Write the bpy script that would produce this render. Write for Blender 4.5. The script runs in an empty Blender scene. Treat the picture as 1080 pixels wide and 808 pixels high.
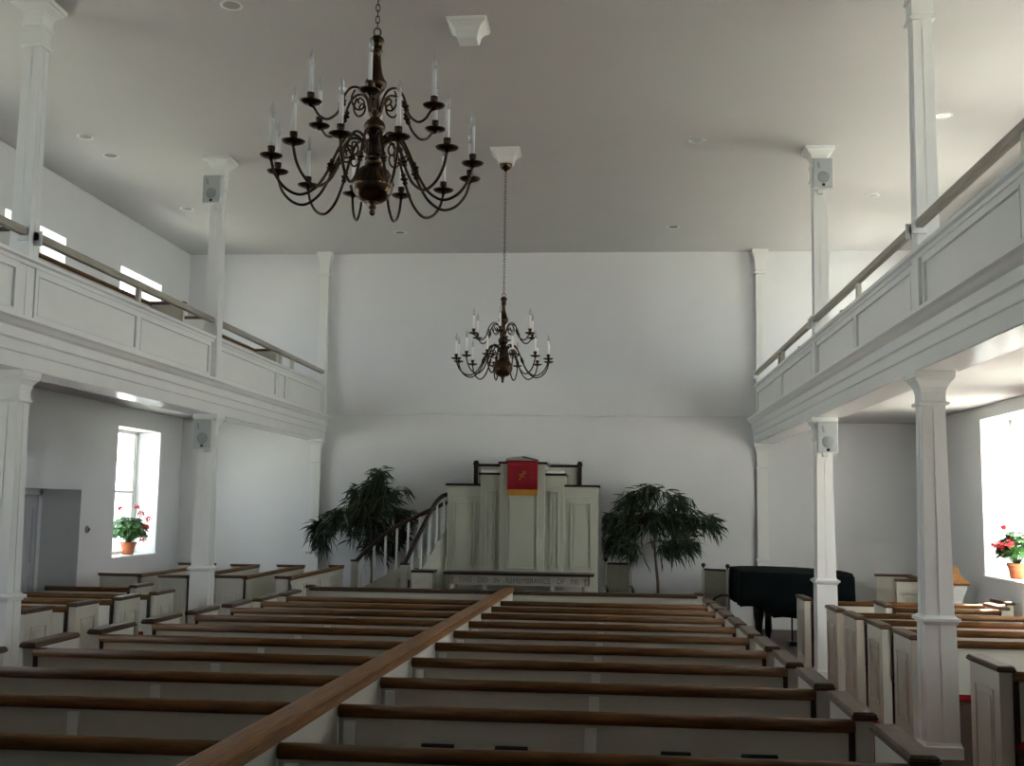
import bpy, bmesh, math, random
from mathutils import Vector, Matrix
R = math.radians
scene = bpy.context.scene
COL = scene.collection

# ------------------------------------------------------------------ materials
def new_mat(name):
    m = bpy.data.materials.new(name); m.use_nodes = True
    nt = m.node_tree; b = nt.nodes['Principled BSDF']
    return m, nt, b

def mat_plain(name, col, rough=.6, metal=0, var=.0, scale=6, bump=0, bscale=60, spec=.5, coat=0, trans=0):
    m, nt, b = new_mat(name)
    b.inputs['Roughness'].default_value = rough
    b.inputs['Metallic'].default_value = metal
    b.inputs['Specular IOR Level'].default_value = spec
    b.inputs['Coat Weight'].default_value = coat
    b.inputs['Base Color'].default_value = (*col, 1)
    tc = nt.nodes.new('ShaderNodeTexCoord')
    if var:
        n = nt.nodes.new('ShaderNodeTexNoise'); n.inputs['Scale'].default_value = scale; n.inputs['Detail'].default_value = 4
        r = nt.nodes.new('ShaderNodeValToRGB')
        r.color_ramp.elements[0].position = .3; r.color_ramp.elements[1].position = .7
        r.color_ramp.elements[0].color = (*[c*(1-var) for c in col], 1)
        r.color_ramp.elements[1].color = (*[min(1, c*(1+var)) for c in col], 1)
        nt.links.new(tc.outputs['Object'], n.inputs['Vector']); nt.links.new(n.outputs['Fac'], r.inputs['Fac'])
        nt.links.new(r.outputs['Color'], b.inputs['Base Color'])
    if bump:
        n2 = nt.nodes.new('ShaderNodeTexNoise'); n2.inputs['Scale'].default_value = bscale
        bp = nt.nodes.new('ShaderNodeBump'); bp.inputs['Strength'].default_value = bump; bp.inputs['Distance'].default_value = .01
        nt.links.new(tc.outputs['Object'], n2.inputs['Vector']); nt.links.new(n2.outputs['Fac'], bp.inputs['Height'])
        nt.links.new(bp.outputs['Normal'], b.inputs['Normal'])
    return m

def mat_wood(name, c1, c2, rough=.35, stretch=(1, 8, 8), scale=5, coat=.0):
    m, nt, b = new_mat(name)
    tc = nt.nodes.new('ShaderNodeTexCoord'); mp = nt.nodes.new('ShaderNodeMapping')
    mp.inputs['Scale'].default_value = stretch
    n = nt.nodes.new('ShaderNodeTexNoise'); n.inputs['Scale'].default_value = scale; n.inputs['Detail'].default_value = 6; n.inputs['Distortion'].default_value = .6
    r = nt.nodes.new('ShaderNodeValToRGB')
    r.color_ramp.elements[0].position = .32; r.color_ramp.elements[1].position = .68
    r.color_ramp.elements[0].color = (*c1, 1); r.color_ramp.elements[1].color = (*c2, 1)
    nt.links.new(tc.outputs['Object'], mp.inputs['Vector']); nt.links.new(mp.outputs['Vector'], n.inputs['Vector'])
    nt.links.new(n.outputs['Fac'], r.inputs['Fac']); nt.links.new(r.outputs['Color'], b.inputs['Base Color'])
    b.inputs['Roughness'].default_value = rough; b.inputs['Coat Weight'].default_value = coat; b.inputs['Coat Roughness'].default_value = .3; b.inputs['Specular IOR Level'].default_value = .3
    return m

M = {}
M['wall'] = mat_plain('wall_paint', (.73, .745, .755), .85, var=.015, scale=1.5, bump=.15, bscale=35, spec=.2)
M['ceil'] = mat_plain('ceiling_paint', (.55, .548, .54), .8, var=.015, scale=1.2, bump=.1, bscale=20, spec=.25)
M['white'] = mat_plain('white_enamel_woodwork', (.76, .775, .755), .38, var=.02, scale=3, bump=.04, bscale=30)
M['soffit'] = mat_plain('glossy_soffit_paint', (.74, .75, .74), .22, bump=.12, bscale=9)
M['cream'] = mat_plain('cream_pew_paint', (.56, .55, .475), .5, var=.03, scale=4, bump=.05, bscale=25)
M['pulpit'] = mat_plain('cream_pulpit_paint', (.47, .485, .40), .5, var=.02, scale=4)
M['rail'] = mat_wood('walnut_rail', (.075, .031, .006), (.19, .084, .018), .5, (1.2, 14, 14), 4)
M['railY'] = mat_wood('walnut_rail_long', (.075, .031, .006), (.19, .084, .018), .5, (14, 1.2, 14), 4)
M['cap'] = mat_wood('walnut_cap', (.050, .029, .016), (.115, .068, .036), .42, (14, 2, 14), 4)
M['mid'] = mat_wood('oak_divider_cap', (.13, .052, .008), (.30, .125, .022), .5, (22, 1, 22), 3)
M['dark'] = mat_wood('dark_wood', (.012, .006, .004), (.034, .016, .009), .35, (2, 10, 10), 4)
M['seat'] = mat_wood('seat_wood', (.05, .025, .012), (.10, .05, .025), .5, (1, 12, 12), 4)
M['floorwood'] = mat_wood('floor_boards', (.035, .018, .012), (.075, .038, .025), .5, (12, 1, 1), 3)
M['red'] = mat_plain('red_cushion_fabric', (.36, .012, .02), .9, var=.15, scale=40, bump=.3, bscale=200, spec=.2)
M['carpet'] = mat_plain('red_aisle_carpet', (.26, .014, .016), .95, var=.2, scale=60, bump=.5, bscale=300, spec=.1)
M['cloth'] = mat_plain('red_pulpit_cloth', (.30, .004, .012), .75, var=.06, scale=20, bump=.1, bscale=150)
M['gold'] = mat_plain('gold_fringe', (.55, .24, .02), .7, var=.15, scale=60, bump=.4, bscale=250)
M['goldt'] = mat_plain('gold_thread', (.42, .22, .03), .5, metal=.3)
M['brass'] = mat_plain('aged_brass', (.068, .042, .021), .25, metal=.85, var=.25, scale=12)
M['candle'] = mat_plain('candle_sleeve', (.8, .8, .77), .4)
M['iron'] = mat_plain('black_metal', (.01, .01, .01), .35, metal=.5)
M['leaf'] = mat_plain('long_leaf', (.013, .034, .008), .4, var=.4, scale=9)
M['trunk'] = mat_plain('plant_bark', (.13, .085, .055), .85, var=.2, scale=20, bump=.3)
M['pot'] = mat_plain('terracotta', (.50, .145, .055), .75, var=.1, scale=14, bump=.1)
M['soil'] = mat_plain('potting_soil', (.03, .018, .012), .95, bump=.8, bscale=80)
M['gleaf'] = mat_plain('geranium_leaf', (.035, .125, .02), .5, var=.4, scale=18)
M['petal'] = mat_plain('geranium_petal', (.62, .01, .035), .6, var=.2, scale=40)
M['pianocover'] = mat_plain('dark_green_piano_cover', (.0022, .0042, .0042), .9, var=.15, scale=8, bump=.3, bscale=12, spec=.08)
M['spk'] = mat_plain('speaker_housing', (.62, .65, .64), .5)
M['grille'] = mat_plain('speaker_grille', (.42, .46, .46), .6, bump=.5, bscale=350)
M['grilled'] = mat_plain('speaker_cone_dark', (.27, .31, .32), .6, bump=.5, bscale=350)
M['book'] = mat_plain('dark_book_cloth', (.012, .022, .03), .6)
M['paper'] = mat_plain('page_paper', (.86, .87, .85), .85)
M['letter'] = mat_plain('carved_letters', (.14, .12, .095), .7)
M['board'] = mat_plain('table_apron', (.40, .375, .32), .55, var=.05, scale=10)
M['uphol'] = mat_plain('olive_upholstery', (.22, .205, .15), .85, var=.1, scale=30, bump=.2, bscale=150)
M['doorp'] = mat_plain('door_paint', (.50, .51, .54), .5, var=.02)
M['steel'] = mat_plain('dull_steel', (.32, .32, .31), .4, metal=.8)
M['lens'] = mat_plain('lamp_reflector', (.55, .55, .52), .25, metal=.6)

def mat_glass(name, glossy=.08, tint=(1, 1, 1)):
    m = bpy.data.materials.new(name); m.use_nodes = True; nt = m.node_tree
    for n in list(nt.nodes): nt.nodes.remove(n)
    out = nt.nodes.new('ShaderNodeOutputMaterial'); mx = nt.nodes.new('ShaderNodeMixShader')
    t = nt.nodes.new('ShaderNodeBsdfTransparent'); g = nt.nodes.new('ShaderNodeBsdfGlossy')
    fr = nt.nodes.new('ShaderNodeLayerWeight'); fr.inputs['Blend'].default_value = .12
    t.inputs['Color'].default_value = (*tint, 1); g.inputs['Roughness'].default_value = .03
    mt = nt.nodes.new('ShaderNodeMath'); mt.operation = 'MULTIPLY_ADD'; mt.inputs[1].default_value = .35; mt.inputs[2].default_value = glossy
    nt.links.new(fr.outputs['Facing'], mt.inputs[0]); nt.links.new(mt.outputs[0], mx.inputs[0])
    nt.links.new(t.outputs[0], mx.inputs[1]); nt.links.new(g.outputs[0], mx.inputs[2]); nt.links.new(mx.outputs[0], out.inputs[0])
    return m
M['pane'] = mat_glass('window_glass', .0)
M['bulb'] = mat_glass('clear_bulb_glass', .14, (.9, .92, .93))
_m = M['candle']; _nt = _m.node_tree; _b = _nt.nodes['Principled BSDF']; _b.inputs['Base Color'].default_value = (.97, .97, .95, 1)
_tr = _nt.nodes.new('ShaderNodeBsdfTranslucent'); _tr.inputs['Color'].default_value = (.93, .93, .9, 1); _mx = _nt.nodes.new('ShaderNodeMixShader'); _mx.inputs[0].default_value = .25
_nt.links.new(_b.outputs[0], _mx.inputs[1]); _nt.links.new(_tr.outputs[0], _mx.inputs[2]); _nt.links.new(_mx.outputs[0], _nt.nodes['Material Output'].inputs[0])

# ------------------------------------------------------------------ mesh building
class MB:
    def __init__(s): s.v = []; s.f = []; s.sm = []
    def add(s, vs, fs, smooth=False):
        o = len(s.v); s.v += [tuple(v) for v in vs]
        for f in fs: s.f.append(tuple(i+o for i in f)); s.sm.append(smooth)
        return s
    def box(s, x0, x1, y0, y1, z0, z1):
        x0, x1 = min(x0, x1), max(x0, x1); y0, y1 = min(y0, y1), max(y0, y1); z0, z1 = min(z0, z1), max(z0, z1)
        v = [(x0,y0,z0),(x1,y0,z0),(x1,y1,z0),(x0,y1,z0),(x0,y0,z1),(x1,y0,z1),(x1,y1,z1),(x0,y1,z1)]
        return s.add(v, [(0,3,2,1),(4,5,6,7),(0,1,5,4),(1,2,6,5),(2,3,7,6),(3,0,4,7)])
    def frustum(s, cx, cy, z0, z1, a0, b0, a1, b1):
        v = [(cx-a0,cy-b0,z0),(cx+a0,cy-b0,z0),(cx+a0,cy+b0,z0),(cx-a0,cy+b0,z0),(cx-a1,cy-b1,z1),(cx+a1,cy-b1,z1),(cx+a1,cy+b1,z1),(cx-a1,cy+b1,z1)]
        return s.add(v, [(0,3,2,1),(4,5,6,7),(0,1,5,4),(1,2,6,5),(2,3,7,6),(3,0,4,7)])
    def hexa(s, v):   # 8 explicit corners
        return s.add(v, [(0,3,2,1),(4,5,6,7),(0,1,5,4),(1,2,6,5),(2,3,7,6),(3,0,4,7)])
    def sqstack(s, cx, cy, prof):   # square section moulding: list of (z, half)
        vs = []; fs = []
        for z, h in prof: vs += [(cx-h,cy-h,z),(cx+h,cy-h,z),(cx+h,cy+h,z),(cx-h,cy+h,z)]
        n = len(prof)
        for i in range(n-1):
            for k in range(4):
                a = i*4+k; b = i*4+(k+1) % 4; fs.append((a, b, b+4, a+4))
        fs.append((3,2,1,0)); e = (n-1)*4; fs.append((e,e+1,e+2,e+3))
        return s.add(vs, fs)
    def prof_x(s, prof, x0, x1, smooth=False):   # (y,z) outline swept along x
        n = len(prof); vs = [(x0,a,b) for a, b in prof]+[(x1,a,b) for a, b in prof]
        fs = [(i,(i+1) % n,(i+1) % n+n,i+n) for i in range(n)]
        s.add(vs, fs, smooth); o = len(s.v)-2*n
        s.f.append(tuple(o+i for i in reversed(range(n)))); s.sm.append(False)
        s.f.append(tuple(o+n+i for i in range(n))); s.sm.append(False); return s
    def prof_y(s, prof, y0, y1, smooth=False):   # (x,z) outline swept along y
        n = len(prof); vs = [(a,y0,b) for a, b in prof]+[(a,y1,b) for a, b in prof]
        fs = [(i,i+n,(i+1) % n+n,(i+1) % n) for i in range(n)]
        s.add(vs, fs, smooth); o = len(s.v)-2*n
        s.f.append(tuple(o+i for i in range(n))); s.sm.append(False)
        s.f.append(tuple(o+n+i for i in reversed(range(n)))); s.sm.append(False); return s
    def poly_z(s, pts, z0, z1):
        n = len(pts); vs = [(a,b,z0) for a, b in pts]+[(a,b,z1) for a, b in pts]
        s.add(vs, [(i,(i+1) % n,(i+1) % n+n,i+n) for i in range(n)]+[tuple(reversed(range(n))), tuple(range(n, 2*n))]); return s
    def lathe(s, cx, cy, prof, n=20, smooth=True):   # (r,z)
        vs = []; fs = []
        for r, z in prof:
            for k in range(n):
                a = 2*math.pi*k/n; vs.append((cx+r*math.cos(a), cy+r*math.sin(a), z))
        for i in range(len(prof)-1):
            for k in range(n):
                a = i*n+k; b = i*n+(k+1) % n; fs.append((a, b, b+n, a+n))
        s.add(vs, fs, smooth); return s
    def tube(s, pts, rad, n=8, smooth=True):
        pts = [Vector(p) for p in pts]; N = len(pts)
        if not hasattr(rad, '__len__'): rad = [rad]*N
        vs = []; fs = []; t0 = (pts[1]-pts[0]).normalized()
        u = t0.cross(Vector((0, 0, 1)))
        if u.length < .1: u = t0.cross(Vector((1, 0, 0)))
        u.normalize()
        for i, p in enumerate(pts):
            t = (pts[min(i+1, N-1)]-pts[max(i-1, 0)])
            if t.length < 1e-9: t = t0
            t.normalize(); u = (u-t*u.dot(t)); u.normalize(); w = t.cross(u)
            for k in range(n):
                a = 2*math.pi*k/n; vs.append(p+(u*math.cos(a)+w*math.sin(a))*rad[i])
        for i in range(N-1):
            for k in range(n):
                a = i*n+k; b = i*n+(k+1) % n; fs.append((a, b, b+n, a+n))
        fs.append(tuple(reversed(range(n)))); fs.append(tuple((N-1)*n+k for k in range(n)))
        return s.add(vs, fs, smooth)
    def build(s, name, mat, parent=None, bevel=0, loc=None, fix=True, solid=0):
        me = bpy.data.meshes.new(name); me.from_pydata(s.v, [], s.f); me.update()
        for p, q in zip(me.polygons, s.sm): p.use_smooth = q
        if fix:
            bm = bmesh.new(); bm.from_mesh(me); bmesh.ops.recalc_face_normals(bm, faces=bm.faces); bm.to_mesh(me); bm.free()
        me.materials.append(mat)
        o = bpy.data.objects.new(name, me); COL.objects.link(o)
        if parent: o.parent = parent
        if loc: o.location = loc
        if bevel:
            b = o.modifiers.new('bevel', 'BEVEL'); b.width = bevel; b.segments = 2; b.limit_method = 'ANGLE'; b.angle_limit = R(40)
        return o

def bez(p, n=10):
    out = []
    P = [Vector(q) for q in p]
    for i in range(len(P)-1):
        p0 = P[max(i-1,0)]; p1 = P[i]; p2 = P[i+1]; p3 = P[min(i+2,len(P)-1)]
        for k in range(n):
            t = k/n; out.append(.5*((2*p1)+(-p0+p2)*t+(2*p0-5*p1+4*p2-p3)*t*t+(-p0+3*p1-3*p2+p3)*t**3))
    out.append(P[-1]); return out
def thing(name, label, cat, loc=(0, 0, 0), rz=0, group=None):
    o = bpy.data.objects.new(name, None); COL.objects.link(o); o.empty_display_size = .1
    o.location = loc; o.rotation_euler.z = rz; tag(o, label, cat, group); return o
def tag(o, label, cat, group=None):
    o['label'] = label; o['category'] = cat
    if group: o['group'] = group
    return o
def struct(o): o['kind'] = 'structure'; return o
def kids(o): return [c for c in bpy.data.objects if c.parent == o]
def dup(root, loc, rz=None, label=None, group=None):
    r = root.copy(); COL.objects.link(r); r.location = loc
    if rz is not None: r.rotation_euler.z = rz
    if label: r['label'] = label
    if group: r['group'] = group
    for ch in kids(root):
        c = ch.copy(); COL.objects.link(c); c.parent = r
        for g in kids(ch):
            d = g.copy(); COL.objects.link(d); d.parent = c
    return r

# ------------------------------------------------------------------ room dimensions
XL, XR, YB, YF, ZC = -7.54, 5.08, 18.97, -4.5, 6.26
T = .62
YFL = 14.6
def fz(y): return -.0197*(min(max(y, -2), YFL)-8.9)      # the floor falls gently towards the pulpit

# floor
mb = MB(); ys = [YF, -2, YFL, YB+.3]
for a, b in zip(ys[:-1], ys[1:]):
    mb.hexa([(XL-.7,a,fz(a)-.2),(XR+.7,a,fz(a)-.2),(XR+.7,b,fz(b)-.2),(XL-.7,b,fz(b)-.2),(XL-.7,a,fz(a)),(XR+.7,a,fz(a)),(XR+.7,b,fz(b)),(XL-.7,b,fz(b))])
struct(mb.build('floor', M['floorwood']))
def carpet(x0, x1, label):
    m = MB(); y0, y1 = -2, 14.68
    t = .012
    for a, b in ((y0, YFL), (YFL, y1)):
        m.hexa([(x0,a,fz(a)),(x1,a,fz(a)),(x1,b,fz(b)),(x0,b,fz(b)),(x0,a,fz(a)+t),(x1,a,fz(a)+t),(x1,b,fz(b)+t),(x0,b,fz(b)+t)])
    tag(m.build('aisle_carpet', M['carpet']), label, 'carpet', 'red aisle carpets')
carpet(1.26, 2.38, 'red carpet runner along the aisle between centre and right pews')
carpet(-4.93, -4.0, 'red carpet runner along the aisle between centre and left pews')

# ceiling
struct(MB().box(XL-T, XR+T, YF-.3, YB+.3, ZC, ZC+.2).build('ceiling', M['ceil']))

# walls with openings: list of (y0,y1,z0,z1)
WL = [(16.42, 18.03, .99, 3.0), (13.72, 15.33, -.2, 2.0)]
WLu = [(16.2, 17.77, 3.86, 5.46), (12.9, 14.47, 3.86, 5.46)]
WR = [(14.15, 15.82, 1.0, 3.13)]
WRu = [(17.0-.2, 18.37, 3.86, 5.46), (13.5, 15.07, 3.86, 5.46)]
for k in range(1, 3):  # out-of-view windows, assumed and added along both sides for their daylight
    WL.append((13.1-3.3*k, 14.7-3.3*k, .99, 3.0)); WLu.append((12.9-3.3*k, 14.47-3.3*k, 3.86, 5.46))
    WR.append((14.2-3.3*k, 15.8-3.3*k, 1.0, 3.13)); WRu.append((13.5-3.3*k, 15.07-3.3*k, 3.86, 5.46))
for k in (3, 4):  # further unseen upper windows, added to brighten candles and column fronts
    WLu.append((12.9-3.3*k, 14.47-3.3*k, 3.86, 5.46)); WRu.append((13.5-3.3*k, 15.07-3.3*k, 3.86, 5.46))
def wall_y(name, x0, x1, holes):
    ycuts = sorted({YF, YB+.3, *[h[0] for h in holes], *[h[1] for h in holes]})
    zcuts = sorted({-.4, ZC+.2, *[h[2] for h in holes], *[h[3] for h in holes]})
    m = MB()
    for a, b in zip(ycuts[:-1], ycuts[1:]):
        run = None
        for c, d in zip(zcuts[:-1], zcuts[1:]):
            inside = any(h[0] <= a+1e-6 and b <= h[1]+1e-6 and h[2] <= c+1e-6 and d <= h[3]+1e-6 for h in holes)
            if inside:
                if run: m.box(x0, x1, a, b, run[0], run[1]); run = None
            else: run = (run[0], d) if run else (c, d)
        if run: m.box(x0, x1, a, b, run[0], run[1])
    return struct(m.build(name, M['wall']))
wall_y('wall_left', XL-T, XL, WL+WLu)
wall_y('wall_right', XR, XR+T, WR+WRu)
struct(MB().box(XL-T, XR+T, YB, YB+.3, -.4, ZC+.2).build('wall_back', M['wall']))
# lower part of the back wall stands a little proud between the pilasters
struct(MB().box(-5.0, 2.4, YB-.035, YB, -.2, 3.40).build('wall_back_lower', M['wall'], bevel=.006))
struct(MB().box(-5.0, 2.4, YB-.06, YB, 3.395, 3.425).build('trim_1', M['wall'], bevel=.006))
struct(MB().box(XL-T, XR+T, YF-.3, YF, -.4, ZC+.2).build('wall_front', M['wall']))
struct(MB().box(XL, XL+.02, 15.35, YB, -.2, .06).build('baseboard_left', M['white']))
struct(MB().box(XR-.02, XR, YF, YB, -.2, .08).build('baseboard_right', M['white']))

# windows
wn = [0]
def window(side, h):
    y0, y1, z0, z1 = h; wn[0] += 1
    s = -1 if side == 'L' else 1
    xf = (XL if s < 0 else XR)+s*.42
    root = bpy.data.objects.new('window_%d' % wn[0], None); COL.objects.link(root); root.location = (xf, (y0+y1)/2, z0); struct(root)
    w = (y1-y0)/2; hh = z1-z0
    m = MB(); f = .055
    m.box(-.03,.03,-w,-w+f,0,hh); m.box(-.03,.03,w-f,w,0,hh); m.box(-.03,.03,-w,w,hh-f,hh); m.box(-.03,.03,-w,w,0,f)
    m.build('window_frame', M['white'], root)
    m = MB(); mid = hh*.5
    m.box(-.02*1,.02,-w+f,w-f,mid-.022,mid+.022)
    for zz in (mid/2, mid+mid/2): m.box(-.008,.008,-w+f,w-f,zz-.009,zz+.009)
    for q in (-1, 1): m.box(-.008,.008,q*w/3-.009,q*w/3+.009,f,hh-f)
    m.box(-.015,.015,-w+f,-w+f+.04,f,hh-f); m.box(-.015,.015,w-f-.04,w-f,f,hh-f)
    m.build('sash_bars', M['white'], root)
    MB().box(-.003,.003,-w+f,w-f,f,hh-f).build('pane', M['pane'], root)
    # sill board and thin casing bead inside
    xi = -s*.42
    MB().box(xi-s*.03, s*-.03, -w-.03, w+.03, -.035, .004).build('window_sill', M['white'], root, .005)
    # daylight portal just outside the glass
    L = bpy.data.lights.new('portal', 'AREA'); L.shape = 'RECTANGLE'; L.size = hh; L.size_y = 2*w
    L.cycles.is_portal = True
    lo = bpy.data.objects.new('window_light', L); COL.objects.link(lo); lo.parent = root
    lo.location = (s*.06, 0, hh/2); lo.rotation_euler = (0, R(90)*s, 0)
for h in WL:
    if h[2] > 0: window('L', h)
for h in WLu: window('L', h)
for h in WR: window('R', h)
for h in WRu: window('R', h)

# door at the end of its deep niche
dr = bpy.data.objects.new('door_1', None); COL.objects.link(dr); dr.location = (XL-.6, 14.52, fz(14)); struct(dr)
MB().box(-.12, 0, -.85, .85, -.1, 2.25).build('door_backing', M['doorp'], dr)
m = MB(); m.box(0,.03,-.80,-.70,0,2.1); m.box(0,.03,.70,.80,0,2.1); m.box(0,.03,-.8,.8,2.02,2.12); m.build('door_frame', M['white'], dr, .004)
m = MB(); m.box(0,.02,-.68,.68,.01,2.0)
for a, b, c, d in ((-.58,-.08,.2,.9),(.08,.58,.2,.9),(-.58,-.08,1.05,1.85),(.08,.58,1.05,1.85)):
    m.box(.02,.03,a,b,c,c+.02); m.box(.02,.03,a,b,d-.02,d); m.box(.02,.03,a,a+.02,c,d); m.box(.02,.03,b-.02,b,c,d)
dl = m.build('door_leaf', M['doorp'], dr)
m = MB(); m.lathe(0,0,[(0,0),(.012,0),(.012,.03),(.03,.045),(.03,.06),(.0,.07)],14)
k = m.build('door_knob', M['iron'], dl); k.location = (.02, .18, .95); k.rotation_euler = (0, R(90), 0)
struct(MB().box(XL-.6, XL, 13.72, 15.33, -.3, fz(14)+.0).build('threshold', M['floorwood']))

# ------------------------------------------------------------------ galleries
M['palefloor'] = mat_wood('pale_gallery_boards', (.30, .24, .17), (.42, .34, .25), .5, (12, 1, 1), 3)  # unseen floor made pale so sunlight bounces up to the ceiling
def gallery(s, xc, wallx, nm):
    # s=+1 right gallery (nave on its left), s=-1 left gallery
    def X(d): return xc-s*d            # d = distance from column axis towards the nave
    root = bpy.data.objects.new('gallery_'+nm, None); COL.objects.link(root); struct(root)
    y0, y1 = -4.5, YB
    m = MB()
    prof = [(X(.13),2.955),(X(.13),3.075),(X(.142),3.085),(X(.142),3.175),(X(.16),3.19),(X(.16),3.275),(X(.185),3.295),(X(.21),3.325),(X(.235),3.345),(X(.235),3.375),(X(.09),3.385),(X(-.25),3.385),(X(-.25),3.3),(X(-.21),3.3),(X(-.21),2.955)]
    m.prof_y(prof, y0, y1); m.build('entablature', M['white'], root)
    MB().box(X(.12), X(-.20), y0, y1, 2.948, 2.956).build('beam_underside', M['soffit'], root)
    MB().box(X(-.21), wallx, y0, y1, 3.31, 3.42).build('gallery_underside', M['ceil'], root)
    MB().box(X(-.1), wallx, y0, y1, 3.42, 3.45).build('gallery_floor', M['palefloor'], root)
    # parapet
    m = MB(); pf = .075
    m.box(X(pf-.02), X(.0), y0, y1, 3.38, 3.90)
    m.build('parapet', M['white'], root)
    m = MB()
    m.prof_y([(X(pf-.03),3.86),(X(pf+.01),3.86),(X(pf+.015),3.89),(X(pf+.04),3.905),(X(pf+.04),3.935),(X(-.04),3.935),(X(-.04),3.90),(X(pf-.03),3.90)], y0, y1)
    m.build('parapet_cap', M['white'], root)
    # stiles, rails and panel beads
    bays = [(-.2, 4.3), (4.5, 8.86), (9.14, 13.42), (13.68, 18.88)]
    m = MB(); b = MB()
    for a, c in bays:
        if c-a > 5: sp = [a, a+2.55, a+3.05, c] if s < 0 else [a, a+2.5, c]
        else: sp = [a, (a+c)/2, c]
        m.box(X(pf-.02), X(pf), a, c, 3.38, 3.45); m.box(X(pf-.02), X(pf), a, c, 3.81, 3.87)
        for q in sp:
            m.box(X(pf-.02), X(pf), max(a, q-.05), min(c, q+.05), 3.45, 3.81)
        for p, q in zip(sp[:-1], sp[1:]):
            p += .05; q -= .05
            for (ya, yb, za, zb) in ((p, q, 3.45, 3.462), (p, q, 3.798, 3.81), (p, p+.012, 3.45, 3.81), (q-.012, q, 3.45, 3.81)):
                b.box(X(pf-.02), X(pf+.006), ya, yb, za, zb)
    m.build('panel_frame', M['white'], root); b.build('panel_bead', M['white'], root)
    return root
gallery(1, 2.513, XR, 'right')
gallery(-1, -5.094, XL, 'left')

def handrail(s, xc, label, posts):
    X0 = xc-s*.075
    root = thing('gallery_handrail', label, 'handrail', (X0, 9, 3.935), group=None)
    for a, b in ((-12, -.09), (.09, 4.46), (4.64, 9.88)):
        MB().prof_y([(-.026,.165),(.026,.165),(.031,.18),(.031,.215),(.022,.235),(-.022,.235),(-.031,.215),(-.031,.18)], a, b).build('rail', M['railw'], root, 0)
    for y in posts:
        MB().box(-.025,.025,y-9-.025,y-9+.025,0,.16).build('rail_post', M['cream'], root, .003)
    for y in (9.0, 13.55):
        for q in (-1, 1):
            MB().box(-.055,.055,y-9+q*.10-.010,y-9+q*.10+.010,.12,.25).build('rail_block', M['white'], root, .003)
    MB().box(-.055,.055,9.84,9.90,.11,.25).build('rail_block', M['white'], root, .003)
M['railw'] = mat_wood('pale_gallery_rail', (.30, .275, .23), (.40, .37, .31), .4, (12, 1, 12), 3)
handrail(1, 2.513, 'slim handrail with short posts on top of the right gallery parapet', (2.0, 6.6, 11.1, 15.95, 16.3))
handrail(-1, -5.094, 'slim handrail with short posts on top of the left gallery parapet', (2.0, 6.6, 11.23, 16.35, 16.96))

# ------------------------------------------------------------------ columns
def seam(m, h0, z0, h1, z1, t=.004):
    # narrow bead down the middle of each face, following the taper
    w = .004
    for (dx, dy) in ((0,-1),(0,1),(-1,0),(1,0)):
        a0, a1 = h0+t, h1+t
        def P(h, z, o, wv):
            return (dx*o+(wv if dx == 0 else 0), dy*o+(wv if dy == 0 else 0), z)
        m.hexa([P(h0,z0,h0-.01,-w),P(h0,z0,h0-.01,w),P(h0,z0,a0,w),P(h0,z0,a0,-w),P(h1,z1,h1-.01,-w),P(h1,z1,h1-.01,w),P(h1,z1,a1,w),P(h1,z1,a1,-w)])
def lower_column(x, y, label):
    z = fz(y); r = thing('lower_column', label, 'column', (x, y, z), group='square white columns under the galleries')
    top = 2.948-z; ring = 1.03-z
    m = MB(); m.sqstack(0,0,[(0,.122),(ring-.03,.116),(ring-.02,.116),(ring+.02,.108),(top-.2,.088),(top-.02,.088)])
    m.build('shaft', M['white'], r)
    m = MB(); seam(m, .122, .12, .116, ring-.03); seam(m, .108, ring+.03, .089, top-.28); m.build('shaft_bead', M['white'], r)
    MB().sqstack(0,0,[(0,.138),(.09,.138),(.10,.13),(.12,.126)]).build('base', M['white'], r)
    MB().sqstack(0,0,[(ring-.035,.118),(ring-.03,.127),(ring-.015,.13),(ring-.01,.146),(ring+.012,.146),(ring+.02,.127),(ring+.035,.11)]).build('base_ring', M['white'], r)
    m = MB(); m.sqstack(0,0,[(top-.27,.089),(top-.265,.107),(top-.255,.115),(top-.24,.115),(top-.235,.095),(top-.19,.093),(top-.16,.096),(top-.12,.107),(top-.085,.127),(top-.065,.145),(top-.055,.145),(top-.05,.154),(top,.154)])
    m.build('capital', M['white'], r); return r
def upper_column(x, y, label):
    r = thing('upper_column', label, 'column', (x, y, 3.38), group='square white columns above the gallery parapets')
    top = ZC-3.38; s = 1 if x > 0 else -1
    m = MB(); m.sqstack(0,0,[(0,.092),(.56,.088),(top-.3,.076),(top-.02,.076)]); m.build('shaft', M['white'], r)
    m = MB(); seam(m, .0875, .62, .0765, top-.42); m.build('shaft_bead', M['white'], r)
    m = MB(); m.sqstack(0,0,[(top-.42,.082),(top-.415,.10),(top-.40,.105),(top-.385,.10),(top-.38,.086),(top-.24,.086),(top-.235,.10),(top-.22,.103),(top-.205,.10),(top-.20,.09),(top-.14,.092),(top-.10,.11),(top-.06,.15),(top-.045,.155),(top-.04,.175),(top,.175)])
    m.build('capital', M['white'], r); return r
CR, CL = 2.513, -5.094
lower_column(CR, 9.0, 'white square lower column nearest the camera under the right gallery')
lower_column(CR, 13.5, 'white square lower column carrying a speaker under the right gallery')
lower_column(CL-.035, 9.1, 'white square lower column cut by the left edge of the photo')
lower_column(CL+.035, 13.58, 'white square lower column carrying a speaker under the left gallery')
upper_column(CR, 9.0, 'tall white upper column rising from the right gallery, nearest the camera')
upper_column(CR, 13.5, 'white upper column with a speaker near its top on the right gallery')
upper_column(CL-.03, 9.1, 'tall white upper column rising from the left gallery, nearest the camera')
upper_column(CL+.035, 13.58, 'white upper column with a speaker near its top on the left gallery')
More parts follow.
